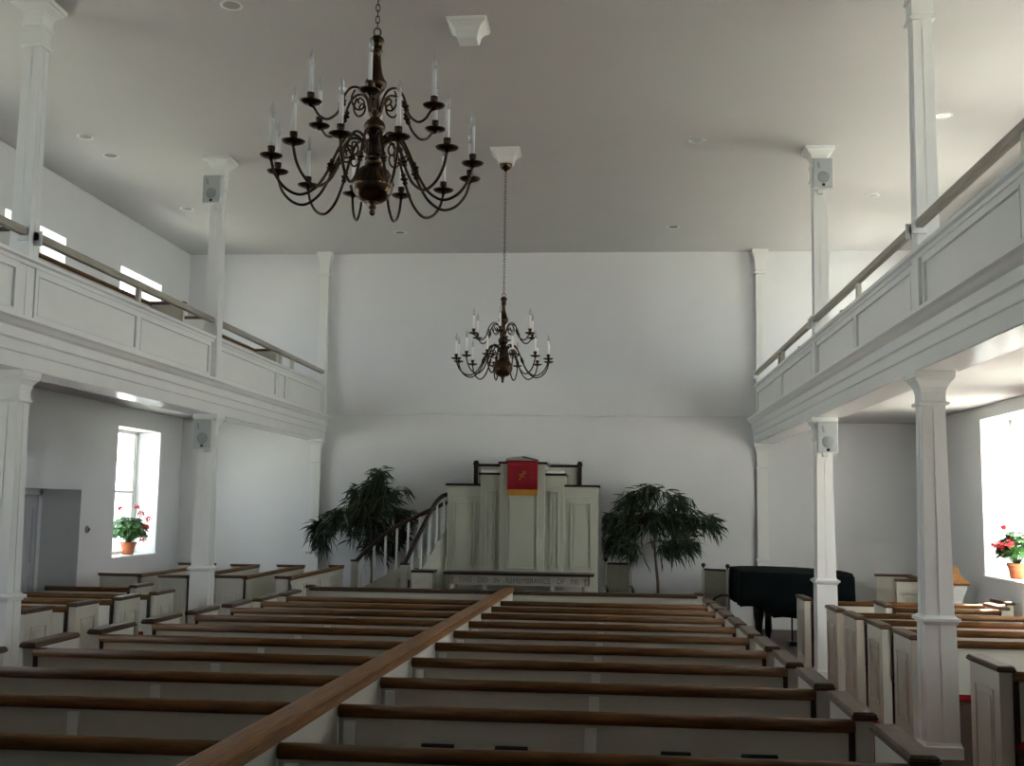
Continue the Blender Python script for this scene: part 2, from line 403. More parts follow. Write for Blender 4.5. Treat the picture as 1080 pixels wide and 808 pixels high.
def pilaster(x, low, label):
    y = YB-.05
    if low:
        r = thing('wall_pilaster', label, 'pilaster', (x, y, -.09), group='flat white pilasters on the end wall'); top = 2.948+.09; ring = 1.03+.09
        m = MB(); m.sqstack(0,0,[(0,.105),(ring,.10),(ring+.02,.092),(top-.05,.085)]); m.build('shaft', M['white'], r)
        m = MB(); seam(m, .092, ring+.04, .086, top-.28); m.build('shaft_bead', M['white'], r)
        MB().sqstack(0,0,[(ring-.035,.10),(ring-.03,.115),(ring-.01,.125),(ring+.012,.125),(ring+.03,.10)]).build('base_ring', M['white'], r)
    else:
        r = thing('wall_pilaster', label, 'pilaster', (x, y, 3.38), group='flat white pilasters on the end wall'); top = ZC-3.38
        m = MB(); m.sqstack(0,0,[(0,.078),(top-.05,.072)]); m.build('shaft', M['white'], r)
        m = MB(); seam(m, .077, .6, .073, top-.45); m.build('shaft_bead', M['white'], r)
    m = MB(); t = top
    m.sqstack(0,0,[(t-.42,.08),(t-.415,.10),(t-.39,.105),(t-.375,.082),(t-.2,.088),(t-.15,.097),(t-.1,.11),(t-.06,.128),(t-.05,.135),(t,.135)])
    m.build('capital', M['white'], r)
pilaster(CR, True, 'lower pilaster on the end wall under the right gallery, behind the piano')
pilaster(CL+.0, True, 'lower pilaster on the end wall under the left gallery')
pilaster(CR, False, 'upper pilaster on the end wall at the right gallery')
pilaster(CL+.05, False, 'upper pilaster on the end wall at the left gallery')

# ------------------------------------------------------------------ pews
def panel_face(m, u0, u1, z0, z1, face, axis, out):
    """bead frame plus raised field on a face; axis 'x' -> face normal along x at x=face, u runs along y"""
    e = .012*out; g = .05
    def bx(a, b, c, d, t):
        if axis == 'x': m.box(face, face+t*out, a, b, c, d)
        else: m.box(a, b, face, face+t*out, c, d)
    for (a, b, c, d) in ((u0,u1,z0,z0+.014),(u0,u1,z1-.014,z1),(u0,u0+.014,z0,z1),(u1-.014,u1,z0,z1)): bx(a,b,c,d,.009)
    if u1-u0 > .16: bx(u0+g, u1-g, z0+g, z1-g, .007)

CAPZ = .875
HR = -.09
def end_panel(root, x0, x1, L, out, h=CAPZ, y0=0, beads=True):
    """upright pew end between x0..x1, from y0 forward L, aisle face on side `out`"""
    m = MB(); m.box(x0, x1, y0, y0+L, 0, h-.04)
    if beads: panel_face(m, y0+.11, y0+L-.11, .16, h-.16, x1 if out > 0 else x0, 'x', out)
    p = m.build('end_panel', M['cream'], root, .004)
    c = MB(); cx = (x0+x1)/2; hw = (x1-x0)/2
    vs = [(h-.04,.006),(h-.03,.018),(h-.022,.020),(h-.018,.012),(h-.012,.016),(h,.004)]
    v = []; f = []
    for z, e in vs: v += [(x0-e,y0-e,z),(x1+e,y0-e,z),(x1+e,y0+L+e,z),(x0-e,y0+L+e,z)]
    for i in range(len(vs)-1):
        for k in range(4): a = i*4+k; b = i*4+(k+1) % 4; f.append((a,b,b+4,a+4))
    f.append((3,2,1,0)); e = (len(vs)-1)*4; f.append((e,e+1,e+2,e+3))
    c.add(v, f); c.build('panel_cap', M['cap'], p, .002)
    return p
RAILP = [(a, b+HR) for a, b in [(-.012,.872),(-.026,.88),(-.032,.895),(-.030,.912),(-.018,.926),(.002,.932),(.024,.926),(.034,.912),(.034,.893),(.024,.88),(.012,.872)]]
def make_pew(xa, xb, label, group, y, left=None, right=None, L=.60, battens=(), cush=True, low=.42, cat='pew'):
    """back at y=0 facing the camera, seat towards +y. left/right: 'aisle' builds an end panel outside xa/xb"""
    r = thing('box_pew', label, cat, (0, y, fz(y)), group=group)
    MB().box(xa, xb, -.008, .022, low, .89+HR).build('backrest', M['cream'], r)
    m = MB(); m.prof_x(RAILP, xa, xb, True); m.build('top_rail', M['rail'], r)
    m = MB(); m.box(xa+.01, xb-.01, .03, .46, .34, .37); m.box(xa+.01, xb-.01, .44, .465, .30, .37)
    n = max(2, int((xb-xa)/1.3)+1)
    for i in range(n):
        q = xa+.05+(xb-xa-.1)*i/(n-1); m.box(q-.018, q+.018, .05, .42, 0, .34)
    m.build('seat', M['seat'], r)
    if cush: MB().box(xa+.02, xb-.02, .0, .45, .37, .435).build('cushion', M['red'], r, .02)
    for q in battens:
        m = MB(); m.box(q-.028, q+.028, -.03, -.006, low, .86+HR)
        m.lathe(0,0,[(.0,0),(.011,0),(.011,.01),(0,.014)],10) if False else None
        bt = m.build('back_batten', M['white'], r, .003)
        s = MB(); s.lathe(0,0,[(.0,.014),(.009,.010),(.012,0),(.0,0)],10); k = s.build('screw_cap', M['candle'], bt); k.location = (q, -.03, .64); k.rotation_euler = (R(90), 0, 0)
    for side, q in (('l', left), ('r', right)):
        if not q: continue
        if side == 'l':
            MB().box(xa-.0, xa+.028, -.022, .03, low-.02, .885+HR).build('end_stile', M['dark'], r, .004)
            end_panel(r, xa-.085, xa-.004, L, -1)
        else:
            MB().box(xb-.028, xb, -.022, .03, low-.02, .885+HR).build('end_stile', M['dark'], r, .004)
            end_panel(r, xb+.004, xb+.085, L, 1)
    return r
ORD = ['nearest', 'second', 'third', 'fourth', 'fifth', 'sixth', 'seventh', 'eighth', 'ninth', 'tenth']
K = 1.1
PY9, PP = 11.82*K, .878*K
prow = [PY9-PP*(9-k) for k in range(10)]
XM = -1.205*K
base_r = make_pew(XM+.055, 1.0*K, 'x', 'pews right of the centre divider', prow[0], right='aisle', L=.59, battens=(XM+.11, -.09))
base_l = make_pew(-3.46*K, XM-.055, 'x', 'pews left of the centre divider', prow[0], left='aisle', L=.59, battens=(-2.33*K,))
for k in range(10):
    lr = 'brown-railed cream pew right of the centre divider, %s from the camera' % ORD[k]
    ll = 'brown-railed cream pew left of the centre divider, %s from the camera' % ORD[k]
    if k == 0: lr = lr.replace('nearest from', 'nearest to'); ll = ll.replace('nearest from', 'nearest to')
    if k == 0: base_r['label'] = lr; base_l['label'] = ll
    else:
        dup(base_r, (0, prow[k], fz(prow[k])), label=lr); dup(base_l, (0, prow[k], fz(prow[k])), label=ll)

# long divider between the two halves of the centre block
r = thing('pew_divider', 'long white divider with oak-coloured cap running between the centre pews', 'divider', (XM, 0, 0))
ya, yb = 1.2, 13.4*K-.02; H = .90
def slab(x0, x1, h0, h1, m, ya=ya, yb=yb):
    m.hexa([(x0,ya,fz(ya)+h0),(x1,ya,fz(ya)+h0),(x1,yb,fz(yb)+h0),(x0,yb,fz(yb)+h0),(x0,ya,fz(ya)+h1),(x1,ya,fz(ya)+h1),(x1,yb,fz(yb)+h1),(x0,yb,fz(yb)+h1)])
m = MB(); slab(-.045, .045, 0, H-.05, m); m.build('divider_panel', M['cream'], r)
m = MB(); slab(-.058,.058,H-.058,H-.046,m); slab(-.062,.062,H-.046,H-.02,m); slab(-.056,.056,H-.02,H-.014,m)
pr = [(-.066,H-.014),(-.066,H),(-.045,H+.006),(.045,H+.006),(.066,H),(.066,H-.014)]
v = [(a,ya,fz(ya)+b) for a, b in pr]+[(a,yb,fz(yb)+b) for a, b in pr]; n = 6
m.add(v, [(i,(i+1) % n,(i+1) % n+n,i+n) for i in range(n)]+[tuple(range(n)), tuple(range(n, 2*n))])
m.build('divider_cap', M['mid'], r)

# front screen of the centre block
y = 13.45*K
r = thing('pew_front_screen', 'long low panelled screen closing the centre pews in front of the pulpit', 'screen', (0, y, fz(y)))
HS = .855
m = MB(); m.box(-3.98, 1.1, 0, .035, 0, HS-.05)
x = -3.86
for i in range(6):
    x = -3.86+i*.82; x2 = x+.74
    for (a, b, c, d) in ((x,x2,.16,.175),(x,x2,HS-.155,HS-.14),(x,x+.015,.16,HS-.14),(x2-.015,x2,.16,HS-.14)): m.box(a,b,-.012,0,c,d)
m.box(-3.98,1.1,-.01,0,HS-.115,HS-.10); m.box(-3.98,1.1,-.01,0,0,.12)
m.build('screen_panels', M['cream'], r)
MB().prof_x([(-.035,HS-.05),(-.04,HS-.035),(-.04,HS-.01),(-.03,HS),(.06,HS),(.07,HS-.01),(.07,HS-.035),(.06,HS-.05)], -4.02, 1.12).build('top_rail', M['cap'], r, .003)
end_panel(r, 1.104, 1.185, .12, 1, beads=False)
end_panel(r, -4.065, -3.984, .12, -1, beads=False)

# right block
rr = [(7.29,2.49,4.84),(8.3,3.32,4.84),(9.33,2.49,4.84),(10.32,2.49,4.84),(11.35,2.49,4.84),(12.30,2.49,4.84),(13.30,3.235,4.43),(14.32,2.49,4.84)]
names_r = ['nearest pew of the right block, in front of the near white column', 'set-back pew of the right block just behind the nearest one', 'pew of the right block, its end touching the near column',
  'right-block pew, its end panel second left of the near column', 'right-block pew, its end panel third left of the near column', 'sixth pew of the right block, end panel just right of the speaker column', 'set-back short pew of the right block, second from the piano', 'front pew of the right block, standing before the covered piano']
for (y, a, b), nme in zip(rr, names_r):
    make_pew(a, b, 'cream brown-railed '+nme, 'pews of the right block', y, left='aisle', right='aisle', L=.57)
# left block
rl = [(9.75,-7.4,-5.345),(10.72,-7.4,-5.345),(11.73,-7.4,-5.345),(12.70,-7.4,-5.345),(14.0,-7.3,-6.165)]
names_l = ['pew of the left block nearest the camera, behind the left-edge column', 'second pew of the left block from the camera', 'third pew of the left block from the camera', 'fourth pew of the left block, with its end panel facing the aisle', 'set-back pew of the left block, farthest from the camera']
for (y, a, b), nme in zip(rl, names_l):
    make_pew(a, b, 'cream brown-railed '+nme, 'pews of the left block', y, right='aisle', L=.50)

# side pews of the left transept, running along the room
def side_pew(name, xa, xb, ya, yb, z, label, group, h=.98, back_on=1, panelled=False, seat=True):
    r = thing(name, label, 'pew', ((xa+xb)/2, ya, z), group=group)
    hw = (xb-xa)/2
    bx = hw-.035 if back_on > 0 else -hw
    m = MB(); m.box(bx, bx+.035, 0, yb-ya, .05, h-.05)
    if panelled:
        k = 4; w = (yb-ya)/k
        for i in range(k): panel_face(m, i*w+.06, (i+1)*w-.06, .2, h-.12, bx+(.035 if back_on > 0 else 0), 'x', back_on)
    m.build('backrest', M['cream'], r)
    m = MB(); cx = bx+.0175
    m.prof_y([(cx-.03,h-.05),(cx-.04,h-.035),(cx-.035,h-.012),(cx-.02,h),(cx+.02,h),(cx+.035,h-.012),(cx+.04,h-.035),(cx+.03,h-.05)], 0, yb-ya)
    m.build('top_rail', M['railY'], r)
    for q in (0, yb-ya-.05):
        m = MB(); m.box(-hw, hw, q, q+.05, 0, h-.035)
        if 2*hw > .3:
            panel_face(m, -hw+.09, hw-.09, .2, h-.2, q if q == 0 else q+.05, 'y', -1 if q == 0 else 1)
        p = m.build('end_panel', M['cream'], r, .003)
        c = MB(); c.box(-hw-.015, hw+.015, q-.015, q+.065, h-.035, h-.012); c.box(-hw-.022, hw+.022, q-.022, q+.072, h-.012, h+.004)
        c.build('panel_cap', M['cap'], p, .003)
    if seat:
        sx0, sx1 = (-hw, bx) if back_on > 0 else (bx+.035, hw)
        MB().box(sx0, sx1, .05, yb-ya-.05, .33, .37).build('seat', M['seat'], r)
        MB().box(sx0+.01, sx1-.005, .06, yb-ya-.06, .37, .43).build('cushion', M['red'], r, .015)
    return r
zf = fz(14.6)
side_pew('side_pew', -6.93, -6.36, 14.75, 17.62, zf, 'cream side pew with brown caps directly under the left window', 'side pews by the left wall')
side_pew('side_pew', -6.03, -5.61, 14.6, 17.52, zf, 'cream side pew whose end stands just left of the speaker column', 'side pews by the left wall')
side_pew('side_pew', -5.30, -4.89, 14.75, 17.6, zf, 'cream side pew just right of the left speaker column', 'side pews by the left wall')
side_pew('pew_front_screen', -4.49, -4.29, 14.8, 17.75, zf, 'narrow cream screen with panelled back, closest side bench to the stairs', 'side pews by the left wall', panelled=True, seat=False)
# a short one against the end wall on the right
side_pew('side_pew', 4.17, 4.69, 16.9, 18.2, zf, 'cream brown-capped pew end against the end wall right of the piano', 'side pews by the right wall', back_on=1)

# gallery pews
def gpew(xa, xb, ya, yb, back, label, group): side_pew('gallery_pew', xa, xb, ya, yb, 3.45, label, group, h=.90, back_on=back)
gpew(-5.84, -5.37, 9.6, 13.40, -1, 'long gallery pew in the left gallery, its brown cap left of the speaker column', 'pews of the left gallery')
gpew(-5.84, -5.45, 14.43, 17.60, -1, 'gallery pew in the left gallery, its brown caps around and right of the speaker column', 'pews of the left gallery')
gpew(2.88, 3.35, 14.03, 17.25, 1, 'gallery pew in the right gallery, showing only the tips of its brown caps', 'pews of the right gallery')

# ------------------------------------------------------------------ books in the racks of the second pew
for i, (x, w) in enumerate(((-.72, .15), (-.41, .15), (.27, .135), (.61, .16))):
    y = prow[1]-.05; z = fz(y)
    lab = ['dark hymnal leaning on a pew back, leftmost of the four', 'dark hymnal leaning on a pew back, second from the left', 'dark hymnal leaning on a pew back, third from the left', 'dark hymnal leaning on a pew back, rightmost of the four'][i]
    r = thing('hymnal', lab, 'book', (x*K, y+.003, z+.455), group='hymnals on the second pew back')
    m = MB(); m.box(-w/2,w/2,-.02,-.016,0,.225); m.box(-w/2,w/2,.008,.012,0,.225); m.box(-w/2,-w/2+.004,-.02,.012,0,.225); m.build('cover', M['book'], r)
    MB().box(-w/2+.004,w/2-.006,-.016,.008,.004,.219).build('pages', M['paper'], r)
    rk = MB(); rk.box(x*K-w/2-.03, x*K+w/2+.03, prow[1]-.085, prow[1]-.009, z+.43, z+.45); rk.box(x*K-w/2-.03, x*K+w/2+.03, prow[1]-.085, prow[1]-.077, z+.45, z+.50)
    o = rk.build('book_rack', M['seat']); tag(o, 'small wooden rack on the pew back holding the %s hymnal' % ['leftmost','second','third','rightmost'][i], 'book rack', 'book racks on the second pew back')

# ------------------------------------------------------------------ pulpit
FZ = fz(14)
px = -1.375; py = 17.3
P = thing('pulpit', 'tall cream panelled pulpit with stepped brown-edged top, centre of the end wall', 'pulpit', (px, py, FZ))
def zz(z): return z-FZ
secs = [('wing', -1.175, -.645, .0, 2.16), ('flank', -.645, -.33, -.10, 2.33), ('centre', -.33, .36, -.20, 2.50), ('flank', .36, .655, -.10, 2.33), ('wing', .655, 1.175, .0, 2.16)]
for nme, a, b, yo, zt in secs:
    m = MB(); m.box(a, b, yo, .75, 0, zz(zt)); 
    pw = {'wing': .095, 'flank': .075, 'centre': .10}[nme]
    y1 = yo
    m2 = (a+pw, b-pw, zz(.90), zz(zt)-(.24 if nme != 'centre' else .40))
    for (c, d, e, f) in ((m2[0],m2[1],m2[2],m2[2]+.022),(m2[0],m2[1],m2[3]-.022,m2[3]),(m2[0],m2[0]+.022,m2[2],m2[3]),(m2[1]-.022,m2[1],m2[2],m2[3])):
        m.box(c, d, y1-.03, y1, e, f)
    m.box(m2[0]+.05, m2[1]-.05, y1-.014, y1, m2[2]+.045, m2[3]-.045)
    m.box(a, b, y1-.008, y1, zz(zt)-.165, zz(zt)-.15)
    m.box(a, b, y1-.012, y1, zz(zt)-.03, zz(zt))
    s = m.build(nme+'_section', M['pulpit'], P, .002)
    c = MB(); e = .03; l = e if nme == 'wing' and a < 0 else (.02 if a < 0 else 0); rr_ = e if nme == 'wing' and a > 0 else (.02 if a > 0 else 0)
    if nme == 'centre': l = rr_ = .03
    if nme == 'flank': l, rr_ = (.03, 0) if a < 0 else (0, .03)
    c.box(a-l, b+rr_, yo-.035, .78, zz(zt), zz(zt)+.018); c.box(a-l-.0, b+rr_, yo-.045, .78, zz(zt)+.018, zz(zt)+.034)
    c.build('ledge', M['dark'], s, .003)
# panelled back rest behind the pulpit with dark frame
bk = thing('pulpit_bench', 'dark-framed cream bench back standing behind the pulpit top', 'bench', (px, 18.35, FZ))
m = MB(); m.box(-.86, .86, 0, .04, 0, zz(2.50)); m.build('backrest', M['pulpit'], bk)
m = MB(); m.box(-.88,.88,-.02,.06,zz(2.50),zz(2.545)); m.build('top_rail', M['dark'], bk, .004)
for q in (-.86, .86):
    m = MB(); m.box(q-.035,q+.035,-.03,.06,0,zz(2.52)); m.sqstack(q,.015,[(zz(2.52),.045),(zz(2.56),.045),(zz(2.58),.035),(zz(2.60),.03)]); m.build('post', M['dark'], bk, .004)
MB().box(-.8,.8,-.26,0,zz(1.45)-.05,zz(1.45)).build('seat', M['dark'], bk)
for q in (-.75, .72): MB().box(q-.03, q+.03, -.25, -.19, 0, zz(1.40)).build('leg', M['dark'], bk)

# pulpit fall (red cloth)
r = thing('pulpit_cloth', 'red cloth with gold emblem and yellow fringe hanging over the pulpit', 'cloth', (px+.02, py-.25, 2.545))
m = MB(); N = 24; vs = []; fs = []
W = .235
prof = [(.55,.0),(.30,.0),(.02,.001),(-.008,-.012),(-.012,-.10),(-.014,-.25),(-.014,-.44)]
for j, (yy, z_) in enumerate(prof):
    for i in range(N+1):
        u = i/N; w_ = .004*math.sin(u*19)*min(1, max(0, j-3)/3)
        vs.append((-W+2*W*u, yy-w_, z_))
for j in range(len(prof)-1):
    for i in range(N): a = j*(N+1)+i; fs.append((a,a+1,a+N+2,a+N+1))
m.add(vs, fs, True); o = m.build('cloth', M['cloth'], r); so = o.modifiers.new('s', 'SOLIDIFY'); so.thickness = .004; so.offset = 0
m = MB()
for i in range(94):
    x = -W+2*W*(i+.5)/94; m.box(x-.0021, x+.0021, -.019, -.012, -.525+.003*math.sin(i*2.1), -.435)
m.box(-W, W, -.020, -.010, -.455, -.438)
m.build('fringe', M['gold'], r)
def stroke(m, pts, w, y=-.0195):
    for (a, b), (c, d) in zip(pts[:-1], pts[1:]):
        dx, dz = c-a, d-b; L = math.hypot(dx, dz) or 1; nx, nz = -dz/L*w, dx/L*w
        m.hexa([(a-nx,y,b-nz),(a+nx,y,b+nz),(c+nx,y,d+nz),(c-nx,y,d-nz),(a-nx,y+.006,b-nz),(a+nx,y+.006,b+nz),(c+nx,y+.006,d+nz),(c-nx,y+.006,d-nz)])
m = MB()
stroke(m, [(-.05,-.29),(-.02,-.24),(.012,-.19),(.03,-.155)], .006)
stroke(m, [(-.055,-.205),(-.02,-.215),(.02,-.20),(.055,-.185)], .005)
stroke(m, [(-.05,-.24),(-.03,-.225),(-.005,-.235),(.02,-.25),(.03,-.235)], .004)
stroke(m, [(-.01,-.165),(.01,-.17),(.05,-.16),(.06,-.165)], .004)
stroke(m, [(-.052,-.29),(-.035,-.275),(-.04,-.295)], .004)
m.build('emblem', M['goldt'], r)

# open bible on its cushion
r = thing('open_bible', 'open book lying on top of the pulpit above the red cloth', 'book', (px+.0, 17.32, 2.551))
m = MB(); m.hexa([(-.25,-.12,0),(.0,-.12,0),(.0,.16,0),(-.25,.16,0),(-.25,-.12,.035),(.0,-.12,.06),(.0,.16,.085),(-.25,.16,.06)]); m.hexa([(.0,-.12,0),(.22,-.12,0),(.22,.16,0),(.0,.16,0),(.0,-.12,.055),(.22,-.12,.012),(.22,.16,.03),(.0,.16,.08)])
m.build('pages', M['board'], r)
m = MB(); m.box(-.26,.23,-.125,.165,0,.008); m.hexa([(.0,-.124,.05),(.235,-.124,.008),(.235,.164,.02),(.0,.164,.075),(.0,-.124,.062),(.235,-.124,.018),(.235,.164,.036),(.0,.164,.088)]); m.build('cover', M['book'], r)
for i, q in enumerate((-.50, .51)):
    o = MB().box(-.14, .14, -.1, .10, 0, .04).build('paper_stack', M['paper'], bevel=.002); o.location = (px+q, 17.30, 2.366)
    tag(o, 'small stack of white paper on the pulpit ledge %s of the red cloth' % ('left', 'right')[i], 'paper', 'paper stacks on the pulpit')

# ------------------------------------------------------------------ communion table
t = thing('communion_table', 'long table before the pulpit with carved lettering on its apron', 'table', (px+.015, 16.6, FZ))
h = zz(.862)
m = MB(); m.box(-1.11, 1.11, -.05, .42, h-.03, h-.012); m.box(-1.125,1.125,-.065,.43,h-.012,h+.006); m.build('table_top', M['dark'], t, .004)
m = MB(); m.box(-1.05,1.05,0,.03,h-.175,h-.03); m.box(-1.05,1.05,.37,.40,h-.175,h-.03); m.box(-1.05,-1.02,0,.39,h-.175,h-.03); m.box(1.02,1.05,0,.39,h-.175,h-.03)
m.box(-1.05,1.05,-.006,0,h-.175,h-.168)
m.build('apron', M['board'], t)
for q in (-1.0, -.52, .49, .98):
    for yy in (.05, .35):
        m = MB(); m.lathe(q, yy, [(.0,0),(.035,0),(.038,.04),(.026,.08),(.034,.12),(.026,.2),(.036,.40),(.028,.55),(.042,.6),(.034,.64),(.044,h-.2),(.044,h-.175),(0,h-.175)], 12); m.build('leg', M['board'], t)
MB().box(-1.0,.98,.16,.24,.12,.17).build('stretcher', M['board'], t)
# carved lettering
cu = bpy.data.curves.new('lettering', 'FONT'); cu.body = 'THIS \u00b7 DO \u00b7 IN \u00b7 REMEMBRANCE \u00b7 OF \u00b7 ME'; cu.size = .115; cu.align_x = 'CENTER'; cu.extrude = .004; cu.space_character = 1.05
to = bpy.data.objects.new('tmp', cu); COL.objects.link(to)
bpy.context.view_layer.update(); dg = bpy.context.evaluated_depsgraph_get()
me = bpy.data.meshes.new_from_object(to.evaluated_get(dg)); bpy.data.objects.remove(to)
xs = [v.co.x for v in me.vertices]; w = max(xs)-min(xs); sc = 1.78/w
for v in me.vertices: v.co = Vector(((v.co.x-(max(xs)+min(xs))/2)*sc, -v.co.z-.003, v.co.y))
me.materials.clear(); me.materials.append(M['letter'])
lo = bpy.data.objects.new('lettering', me); COL.objects.link(lo); lo.parent = t; lo.location = (0, -.001, h-.142)
m = MB()
for q in (-.985, .985):
    m.box(q-.006,q+.006,-.006,.001,h-.155,h-.05); m.box(q-.03,q+.03,-.006,.001,h-.09,h-.078)
m.build('carved_cross', M['letter'], t)

# ------------------------------------------------------------------ stairs up to the pulpit
S = thing('pulpit_stairs', 'curved white-balustered stairs with dark handrails climbing to the pulpit', 'stairs', (0, 0, FZ))
def lerp(a, b, t): return a+(b-a)*t
def pathA(t):   # rear string, t 0..1
    x = lerp(-4.12, -2.62, t); y = 17.85+.05*math.sin(t*math.pi*.5); return x, y
def pathB(t):
    x = -3.17+.60*(t**.85); y = 17.10+.33*(t**1.1); return x, y
nst = 6; rise = .185
for i in range(nst):
    t0, t1 = i/nst, 1
    a0 = pathA(t0); b0 = pathB(t0); a1 = pathA(1); b1 = pathB(1)
    t2 = (i+1)/nst; a2 = pathA(t2); b2 = pathB(t2)
    MB().poly_z([b0, b2, a2, a0], 0, rise*(i+1)).build('step', M['dark'], S) 
    m = MB(); m.poly_z([(b0[0]-.02,b0[1]+.04), (b2[0],b2[1]+.04), (a2[0],a2[1]-.04), (a0[0]-.02,a0[1]-.04)], rise*(i+1), rise*(i+1)+.014); m.build('stair_carpet', M['carpet'], S)
MB().box(-2.62, -2.565, 17.35, 17.9, 0, 1.15).build('landing', M['pulpit'], S)
for path, nm in ((pathA, 'rear'), (pathB, 'front')):
    s0_, s1_ = (.55, .80) if nm == 'rear' else (.58, 1.02)
    # string board
    m = MB(); n = 14; off = .03
    for i in range(n):
        p, q = path(i/n), path((i+1)/n); za, zb = s0_+s1_*i/n, s0_+s1_*(i+1)/n
        m.hexa([(p[0],p[1]-off,0),(q[0],q[1]-off,0),(q[0],q[1]+off,0),(p[0],p[1]+off,0),(p[0],p[1]-off,za),(q[0],q[1]-off,zb),(q[0],q[1]+off,zb),(p[0],p[1]+off,za)])
    m.build('string_board', M['pulpit'], S)
    base = path(0)
    zs = zz(.98)
    nw = MB(); nw.box(base[0]-.05, base[0]+.05, base[1]-.05, base[1]+.05, 0, zs-.05); nw.build('newel', M['pulpit'], S, .004)
    MB().box(base[0]-.06, base[0]+.07, base[1]-.06, base[1]+.06, zs-.05, zs-.02).build('newel_cap', M['dark'], S, .004)
    if nm == 'rear': key = [(-4.10,.93),(-4.05,.985),(-3.80,1.23),(-3.55,1.44),(-3.20,1.635),(-2.87,1.79),(-2.66,1.89),(-2.56,1.91)]
    else: key = [(-3.165,.95),(-3.13,1.03),(-3.03,1.25),(-2.93,1.48),(-2.82,1.72),(-2.74,1.88),(-2.67,1.97),(-2.61,2.01),(-2.56,2.02)]
    pts = []
    for q in bez([(kx, 0, kz) for kx, kz in key], 4):
        tt = min(1, max(0, (q.x-path(0)[0])/(path(1)[0]-path(0)[0]))); tt = tt if nm == 'rear' else tt**(1/.85)
        pts.append((q.x, path(tt)[1], zz(q.z)))
    m = MB(); m.tube(pts, .035, 10); m.build('handrail', M['dark'], S)
    nb = 8 if nm == 'rear' else 5
    for i in range(nb):
        t = (i+.7)/nb*.97; x, yy = path(t); zb = s0_+s1_*t
        zt = None
        for (p, q) in zip(pts[:-1], pts[1:]):
            if p[0] <= x <= q[0]: zt = p[2]+(q[2]-p[2])*(x-p[0])/(q[0]-p[0]+1e-9)
        if zt is None: zt = pts[-1][2]
        MB().box(x-.017, x+.017, yy-.017, yy+.017, zb-.02, zt-.02).build('baluster', M['white'], S)

# small capped pedestal beside the stairs
r = thing('pedestal', 'small cream box pedestal with dark cap between the stairs and the table', 'pedestal', (-2.815, 16.7, FZ))
m = MB(); m.box(-.155, .155, 0, .3, 0, zz(.84)); m.box(-.12,.12,-.01,0,.1,zz(.84)-.1); m.build('body', M['cream'], r, .004)
MB().box(-.175,.175,-.02,.32,zz(.84),zz(.875)).build('cap', M['dark'], r, .004)

# ------------------------------------------------------------------ weeping-leaf plants
def plant(name, label, x, y, trunk_pts, clusters, seed, dens=95):
    rnd = random.Random(seed)
    r = thing(name, label, 'plant', (x, y, FZ))
    m = MB(); m.lathe(0,0,[(0,0),(.15,0),(.165,.05),(.20,.34),(.215,.345),(.215,.38),(.195,.38),(.19,.34),(0,.33)], 24); p = m.build('pot', M['pot'], r)
    MB().lathe(0,0,[(.19,.335),(.1,.345),(0,.35)],20).build('soil', M['soil'], p)
    tm = MB(); tm.tube([(a, b, c) for a, b, c in trunk_pts], [.026-.012*i/(len(trunk_pts)-1) for i in range(len(trunk_pts))], 8)
    top = Vector(trunk_pts[-1]); start = Vector(trunk_pts[-2])
    lf = MB()
    for (cx, cy, cz, rr) in clusters:
        c = Vector((cx, cy, cz))
        s0 = start.lerp(top, rnd.random())
        mid = s0.lerp(c, .55)+Vector((0, 0, .12+rr*.3))
        tm.tube([s0, s0.lerp(mid, .5)+Vector((0,0,.03)), mid, c+Vector((0,0,rr*.4))], [.011,.009,.007,.004], 5)
        ntw = int(7+rr*40)
        for k in range(ntw):
            while True:
                d = Vector((rnd.uniform(-1,1), rnd.uniform(-1,1), rnd.uniform(-1,1)))
                if .15 < d.length < 1.15: break
            e = c+Vector((d.x*rr*1.15, d.y*rr*.8, d.z*rr*.95))
            s1 = c+Vector((0,0,rr*.35))
            md = s1.lerp(e, .6)+Vector((0,0,.05+.1*rr))
            tm.tube([s1, md, e], [.004,.003,.0015], 4)
            nl = int(dens*.11)
            out = (e-Vector((top.x, top.y, e.z))); out.z = 0
            if out.length > 1e-3: out.normalize()
            for j in range(nl):
                t = rnd.uniform(.25, 1.05); q = s1.lerp(md, min(1, t*1.6)) if t < .6 else md.lerp(e, (t-.6)/.4)
                q = q+Vector((rnd.gauss(0,.02), rnd.gauss(0,.02), rnd.gauss(0,.02)))
                dr = Vector((rnd.gauss(0,.45), rnd.gauss(0,.45), 0))+out*rnd.uniform(.1,.8)
                dr.z = rnd.uniform(-1.5, .2); dr.normalize()
                L = rnd.uniform(.15, .30); w = rnd.uniform(.010, .0165)
                side = dr.cross(Vector((rnd.gauss(0,1), rnd.gauss(0,1), rnd.gauss(0,.6))))
                if side.length < .05: continue
                side.normalize(); nn = dr.cross(side)
                g = Vector((0,0,-1))
                a = q; b = q+dr*L*.35+g*L*.02; cc = q+dr*L*.7+g*L*.10; e2 = q+dr*L+g*L*.22
                pp_ = [a, b-side*w, b+side*w+nn*.001, cc-side*w*.8, cc+side*w*.8, e2, b+nn*w*.35, cc+nn*w*.3]
                ym, xm = YB-.07-y, (-.16 if x > 0 else -9)-x; yn = (18.0-y) if x < 0 else -9
                q0 = a.y; sh = min(0, ym-max(v_.y for v_ in pp_)); pp_ = [v_+Vector((max(0, xm-min(u_.x for u_ in pp_)), sh*(1+rnd.random()*.0)+max(0, yn-min(u_.y for u_ in pp_)), 0)) for v_ in pp_]
                lf.add(pp_,
                       [(0,1,6),(0,6,2),(1,3,7,6),(6,7,4,2),(3,5,7),(7,5,4)], True)
    tm.build('trunk', M['trunk'], r); lf.build('foliage', M['leaf'], r, fix=False)
def rel(x, y, L, k=1): return [(a*k-x, (b or 0)*.7, 1.85+(c-1.85)*k-FZ, d) for a, b, c, d in L]
